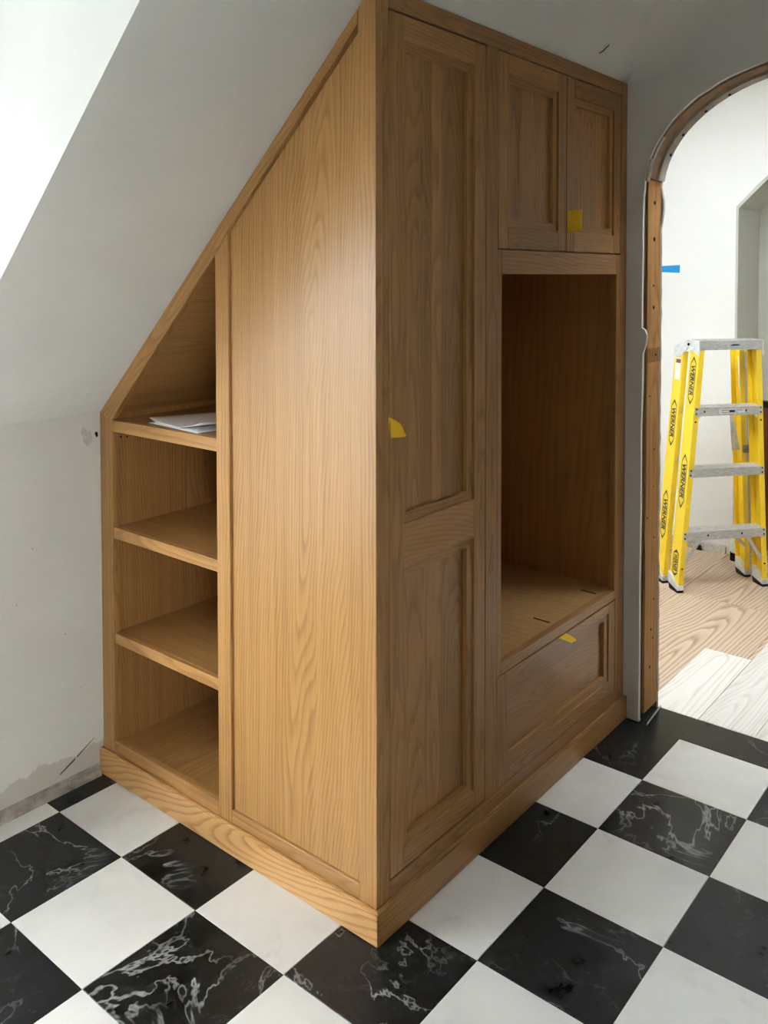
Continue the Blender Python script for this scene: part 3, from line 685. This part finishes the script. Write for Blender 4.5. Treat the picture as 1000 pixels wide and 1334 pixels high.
# ------------------------------------------------------------------ stepladder (local: x along the steps, y to its back)
ang = math.atan2(-.632, .775)
lad = thing('stepladder', 'folded yellow fibreglass stepladder with aluminium steps standing beyond the arch', 'ladder', (2.886, .171, zt), rotz=ang)
Z0 = -zt
HT = 1.20
def fx(side, z): return (-.245 + (.245 - .107) * z / HT) if side < 0 else (.245 - .015 * z / HT)
def fy(z): return .050 * z / HT
D_ = .082
def rail(side, yoff, ztop, tone_=1.0):
    """C-shaped rail: web outside, flanges turned inwards"""
    s = 1 if side < 0 else -1; t = .004; fl = .028
    prof = [(0, 0), (fl * s, 0), (fl * s, t), (t * s, t), (t * s, D_ - t), (fl * s, D_ - t), (fl * s, D_), (0, D_)]
    mb = MB(); rings = []
    for z in (.03, ztop):
        row = []
        for p, q in prof:
            zq = z + (q * .22 if z < .1 else 0); row.append(mb.bm.verts.new((fx(side, zq) + p, fy(zq) + yoff + q, zq)))
        rings.append(row)
    mb.bm.faces.new(rings[0]); mb.bm.faces.new(rings[1][::-1])
    for i in range(8): mb.bm.faces.new((rings[0][i], rings[1][i], rings[1][(i + 1) % 8], rings[0][(i + 1) % 8]))
    r_ = obj('rail' if yoff < .05 else 'rear_rail', mb, YELLOW, lad)
    # foot: aluminium boot and rubber pad
    x = fx(side, 0); o_ = -.002 * s
    b_ = obj('boot', MB().hexa([(x + o_, yoff - .002, .012), (x + .030 * s, yoff - .002, .012), (x + .030 * s, yoff + D_ + .002, .030), (x + o_, yoff + D_ + .002, .030),
                                (x + o_, yoff - .002, .035), (x + .030 * s, yoff - .002, .035), (x + .030 * s, yoff + D_ + .002, .085), (x + o_, yoff + D_ + .002, .085)]), STEEL, r_)
    obj('rubber_pad', MB().hexa([(x + o_, yoff - .003, .0003), (x + .030 * s, yoff - .003, .0003), (x + .030 * s, yoff + D_ * .9, .0003), (x + o_, yoff + D_ * .9, .0003),
                                 (x + o_, yoff - .003, .0125), (x + .030 * s, yoff - .003, .0125), (x + .030 * s, yoff + D_ + .002, .0305), (x + o_, yoff + D_ + .002, .0305)]), BLACK, r_)
    return r_
RY = .142
rails = {(-1, 0): rail(-1, 0, 1.185), (1, 0): rail(1, 0, 1.185), (-1, 1): rail(-1, RY, 1.165), (1, 1): rail(1, RY, 1.165)}
STEPZ = (.292, .60, .90)
for z in STEPZ:
    xl, xr = fx(-1, z) + .004, fx(1, z) - .004; y = fy(z)
    # ridged tread with front and rear lips
    pr = [(-.002, z - .042), (-.002, z), (.006, z + .003), (.012, z - .001), (.022, z - .001), (.026, z + .003), (.032, z - .001), (.044, z - .001), (.048, z + .003), (.054, z - .001), (.068, z - .001),
          (.074, z + .003), (.080, z), (.080, z - .03), (.077, z - .03), (.077, z - .005), (.002, z - .005), (.002, z - .042)]
    s_ = obj('step', MB().prism([(y + a, b) for a, b in pr], 0, xl, xr), ALU, lad)
    for xx in ((xl + .05, xr - .09) if z > .5 else (xl + .13, xr - .13)):
        if z == .60: continue
        obj('rivet', MB().tube([(xx, y - .003, z - .02), (xx, y - .001, z - .02)], .005, 8), DARK, s_)
for side in (-1, 1):
    s = 1 if side < 0 else -1
    for z in STEPZ:
        for dz in (-.008, -.030):
            zz = z + dz; obj('rivet', MB().tube([(fx(side, zz) + .013 * s, fy(zz) - .002, zz), (fx(side, zz) + .013 * s, fy(zz) + .001, zz)], .0045, 8), DARK, rails[(side, 0)])
    for zz in (.83, .115): obj('rivet', MB().tube([(fx(side, zz) + .013 * s, fy(zz) - .002, zz), (fx(side, zz) + .013 * s, fy(zz) + .001, zz)], .0045, 8), DARK, rails[(side, 0)])
    for zz in (.25, .45, .62, .86): obj('rivet', MB().tube([(fx(side, zz) + .013 * s, fy(zz) + RY - .002, zz), (fx(side, zz) + .013 * s, fy(zz) + RY + .001, zz)], .0045, 8), STEEL, rails[(side, 1)])
    # diagonal braces under the lowest step, gussets under the top step
    def bar(name, p, q, w, mat, par=lad):
        p, q = Vector(p), Vector(q); d = (q - p).normalized(); e = Vector((0, 1, 0)); n_ = d.cross(e).normalized()
        mb = MB(); c = []
        for P in (p, q): c += [P - n_ * w / 2 - e * .003, P + n_ * w / 2 - e * .003, P + n_ * w / 2 + e * .003, P - n_ * w / 2 + e * .003]
        return obj(name, mb.hexa(c), mat, par)
    bar('brace', (fx(side, .115) + .012 * s, fy(.115) + .006, .115), (fx(side, .255) + .105 * s, fy(.255) + .008, .258), .017, ALU)
    bar('brace', (fx(side, .20) + .012 * s, RY + fy(.2) + .006, .15), (fx(side, .255) + .14 * s, RY - .062 + fy(.255), .262), .017, ALU)
    bar('gusset', (fx(side, .83) + .012 * s, fy(.83) + .006, .828), (fx(side, .86) + .045 * s, fy(.86) + .008, .864), .010, STEEL)
for z in (.22, .52, .82):
    xl, xr = fx(-1, z) + .004, fx(1, z) - .004; y = fy(z) + RY
    if z == .22: continue
# cap
xl, xr = fx(-1, HT) - .004, fx(1, HT) + .004; y = fy(HT)
cz = 1.228
pr = [(-.006, cz - .045), (-.006, cz), (.004, cz + .003), (.012, cz - .001), (.024, cz - .001), (.030, cz + .004), (.038, cz - .001), (.052, cz - .001), (.058, cz + .004), (.066, cz - .001), (.080, cz - .001), (.088, cz + .003), (.096, cz), (.096, cz - .04), (.092, cz - .04), (.092, cz - .006), (-.002, cz - .006), (-.002, cz - .045)]
cp_ = obj('top_cap', MB().prism([(y + a, b) for a, b in pr], 0, xl, xr), ALU, lad)
obj('cap_scuff', blob((xl + xr) / 2 + .02, cz - .022, .028, .004, 14, 5, y - .0066, y - .005), INK, cp_)
for side in (-1, 1):
    s = 1 if side < 0 else -1; x = xl if side < 0 else xr
    g1 = obj('cap_bracket', MB().prism([(y - .008, cz - .075), (y - .008, cz + .002), (y + .092, cz + .003), (y + .095, cz - .040), (y + .03, cz - .062)], 0, x - .004 * s, x + .0015 * s), STEEL, lad, bevel=.0008)
    g2 = obj('rear_bracket', MB().prism([(y + .0955, cz - .042), (y + .0925, cz + .003), (y + .222, cz - .040), (y + .230, cz - .110), (y + RY, cz - .075)], 0, x - .004 * s, x + .0015 * s), STEEL, lad, bevel=.0008)
    for (a, b) in ((.012, -.018), (.045, -.025), (.07, -.012), (.02, -.05), (.055, -.05)):
        obj('rivet', MB().tube([(x - .006 * s, y + a, cz + b), (x - .003 * s, y + a, cz + b)], .005, 8), STEEL, g1)
    for (a, b) in ((.12, -.03), (.16, -.05), (.2, -.062), (.14, -.065), (.2, -.09)):
        obj('rivet', MB().tube([(x - .006 * s, y + a, cz + b), (x - .003 * s, y + a, cz + b)], .005, 8), STEEL, g2)
    obj('hinge_bolt', MB().tube([(x - .008 * s, y + .088, cz - .022), (x - .003 * s, y + .088, cz - .022)], .007, 8), DARK, g1)
# spreader arms folded inside the right rails, rail clip
xr_ = fx(1, .75) - .055
bar('spreader', (xr_ - .030, RY + .035, .862), (xr_ - .024, RY + .02, .655), .020, STEEL)
bar('spreader', (xr_ - .006, RY + .055, .80), (xr_ + .008, RY + .03, .655), .016, STEEL)
obj('spreader_bracket', MB().box((xr_ + .015, RY - .01, .645), (xr_ + .05, RY + .004, .685)), DIRTY, lad, bevel=.003)
# stickers
def on_web(side, yoff, y0, y1, z0, z1, mat, name, par, lift=.0006):
    d = -lift if side < 0 else lift
    return obj(name, MB().hexa([(fx(side, z0) + d, fy(z0) + yoff + y0, z0), (fx(side, z0) + d, fy(z0) + yoff + y1, z0), (fx(side, z0) + .001, fy(z0) + yoff + y1, z0), (fx(side, z0) + .001, fy(z0) + yoff + y0, z0),
                                (fx(side, z1) + d, fy(z1) + yoff + y0, z1), (fx(side, z1) + d, fy(z1) + yoff + y1, z1), (fx(side, z1) + .001, fy(z1) + yoff + y1, z1), (fx(side, z1) + .001, fy(z1) + yoff + y0, z1)]), mat, par)
on_web(-1, RY, .016, .066, 1.02, 1.13, STICK, 'sticker', rails[(-1, 1)])
on_web(-1, RY, .018, .062, 1.104, 1.124, plain('red_print', srgb(150, 70, 66), .6), 'printed_mark', rails[(-1, 1)], .0010)
obj('sticker', MB().box((fx(-1, .885) + .135, fy(.885) - .0030, .868), (fx(-1, .885) + .275, fy(.885) - .0018, .889)), STICK, lad)
ob = obj('printed_mark', MB().box((fx(-1, .885) + .145, fy(.885) - .0034, .8825), (fx(-1, .885) + .262, fy(.885) - .0029, .885)).box((fx(-1, .885) + .145, fy(.885) - .0034, .8725), (fx(-1, .885) + .235, fy(.885) - .0029, .8750)).box((fx(-1, .885) + .19, fy(.885) - .0034, .874), (fx(-1, .885) + .22, fy(.885) - .0029, .884)), INK, lad)
on_web(1, RY, .02, .05, .97, 1.13, STICK, 'sticker', rails[(1, 1)], -.0052)
# lettering along the rails: name in a pointed outline
def logo(side, yoff, zc, L, par):
    cu = bpy.data.curves.new('lettering', 'FONT'); cu.body = 'WERNER'; cu.size = 1.0; cu.shear = 0.2; cu.offset = 0.035; cu.align_x = 'CENTER'; cu.align_y = 'CENTER'; cu.resolution_u = 2
    tmp = bpy.data.objects.new('lettering', cu); COL.objects.link(tmp)
    me = bpy.data.meshes.new_from_object(tmp.evaluated_get(bpy.context.evaluated_depsgraph_get()))
    bpy.data.objects.remove(tmp); bpy.data.curves.remove(cu)
    xs = [v.co.x for v in me.vertices]; ys = [v.co.y for v in me.vertices]
    wx, wy = max(xs) - min(xs), max(ys) - min(ys); mxx, mxy = (max(xs) + min(xs)) / 2, (max(ys) + min(ys)) / 2
    bm = bmesh.new(); bm.from_mesh(me)
    def place(a, b):            # a along the rail (downwards), b across
        z = zc - a; return Vector((fx(side, z) - .0009, fy(z) + yoff + D_ / 2 - b, z))
    for v in bm.verts: v.co = place((v.co.x - mxx) / wx * L * .62, (v.co.y - mxy) / wy * .034)
    # outline
    h = .024
    out = [(-L / 2, 0), (-L * .36, h), (L * .36, h), (L / 2, 0), (L * .36, -h), (-L * .36, -h)]
    inn = [(-L / 2 + .014, 0), (-L * .36 + .003, h - .004), (L * .36 - .003, h - .004), (L / 2 - .014, 0), (L * .36 - .003, -h + .004), (-L * .36 + .003, -h + .004)]
    A = [bm.verts.new(place(*q)) for q in out]; B = [bm.verts.new(place(*q)) for q in inn]
    for i in range(6): bm.faces.new((A[i], A[(i + 1) % 6], B[(i + 1) % 6], B[i]))
    bm.to_mesh(me); bm.free()
    return obj('lettering', me, INK, par)
logo(-1, 0, 1.03, .24, rails[(-1, 0)])
logo(-1, 0, .535, .27, rails[(-1, 0)])
logo(-1, 0, .135, .13, rails[(-1, 0)])
logo(-1, RY, .80, .24, rails[(-1, 1)])
logo(-1, RY, .335, .25, rails[(-1, 1)])
if '_local' in lad: del lad['_local']

# ------------------------------------------------------------------ low door, post and bits behind the ladder
dr = struct('door_1', MB().box((X2 + .005, KY2 - .038, zt + .004), (X2 + .05, KY2 - .003, 1.03)), CASING, 'narrow edge of a low pale door beside the ladder', bevel=.001)
obj('door_handle', MB().box((X2 - .012, KY2 - .020, .80), (X2 + .004, KY2 - .004, .855)).hexa([(X2 - .012, KY2 - .018, .74), (X2 + .002, KY2 - .018, .74), (X2 + .002, KY2 - .006, .74), (X2 - .012, KY2 - .006, .74), (X2 - .006, KY2 - .018, .80), (X2 + .004, KY2 - .018, .80), (X2 + .004, KY2 - .006, .80), (X2 - .006, KY2 - .006, .80)])
    .box((X2 - .014, KY2 - .020, .705), (X2 + .003, KY2 - .004, .742)), STEEL, dr, bevel=.002)

# ------------------------------------------------------------------ odds and ends behind the ladder
po = thing('wooden_post', 'dark brown wooden post with a black top beside the far wall, behind the ladder', 'post', (3.685, .205, zt))
obj('shaft', MB().box((3.660, .180, zt + .0003), (3.710, .230, .795)), REDBR, po, bevel=.003)
obj('top', MB().box((3.653, .173, .7953), (3.717, .237, .83)), BLACK, po, bevel=.004)
tu = thing('sealant_tube', 'small white tube with a black base standing on the floor behind the ladder', 'tube', (3.388, .270, zt))
obj('body', MB().tube([(3.388, .270, .03), (3.388, .270, .10)], .022, 14), WHITEP, tu, smooth=False)
obj('base', MB().tube([(3.388, .270, zt + .0003), (3.388, .270, .0297)], .026, 14), BLACK, tu)
tag(obj('offcut', MB().hexa([(3.452, .470, zt + .0003), (3.440, .470, zt + .0003), (3.440, .510, zt + .0003), (3.452, .505, zt + .0003), (3.452, .475, .012), (3.443, .475, .012), (3.443, .50, .014), (3.452, .50, .02)]), BLACK), 'small black offcut lying against the foot of the bright wall beyond the arch', 'debris')
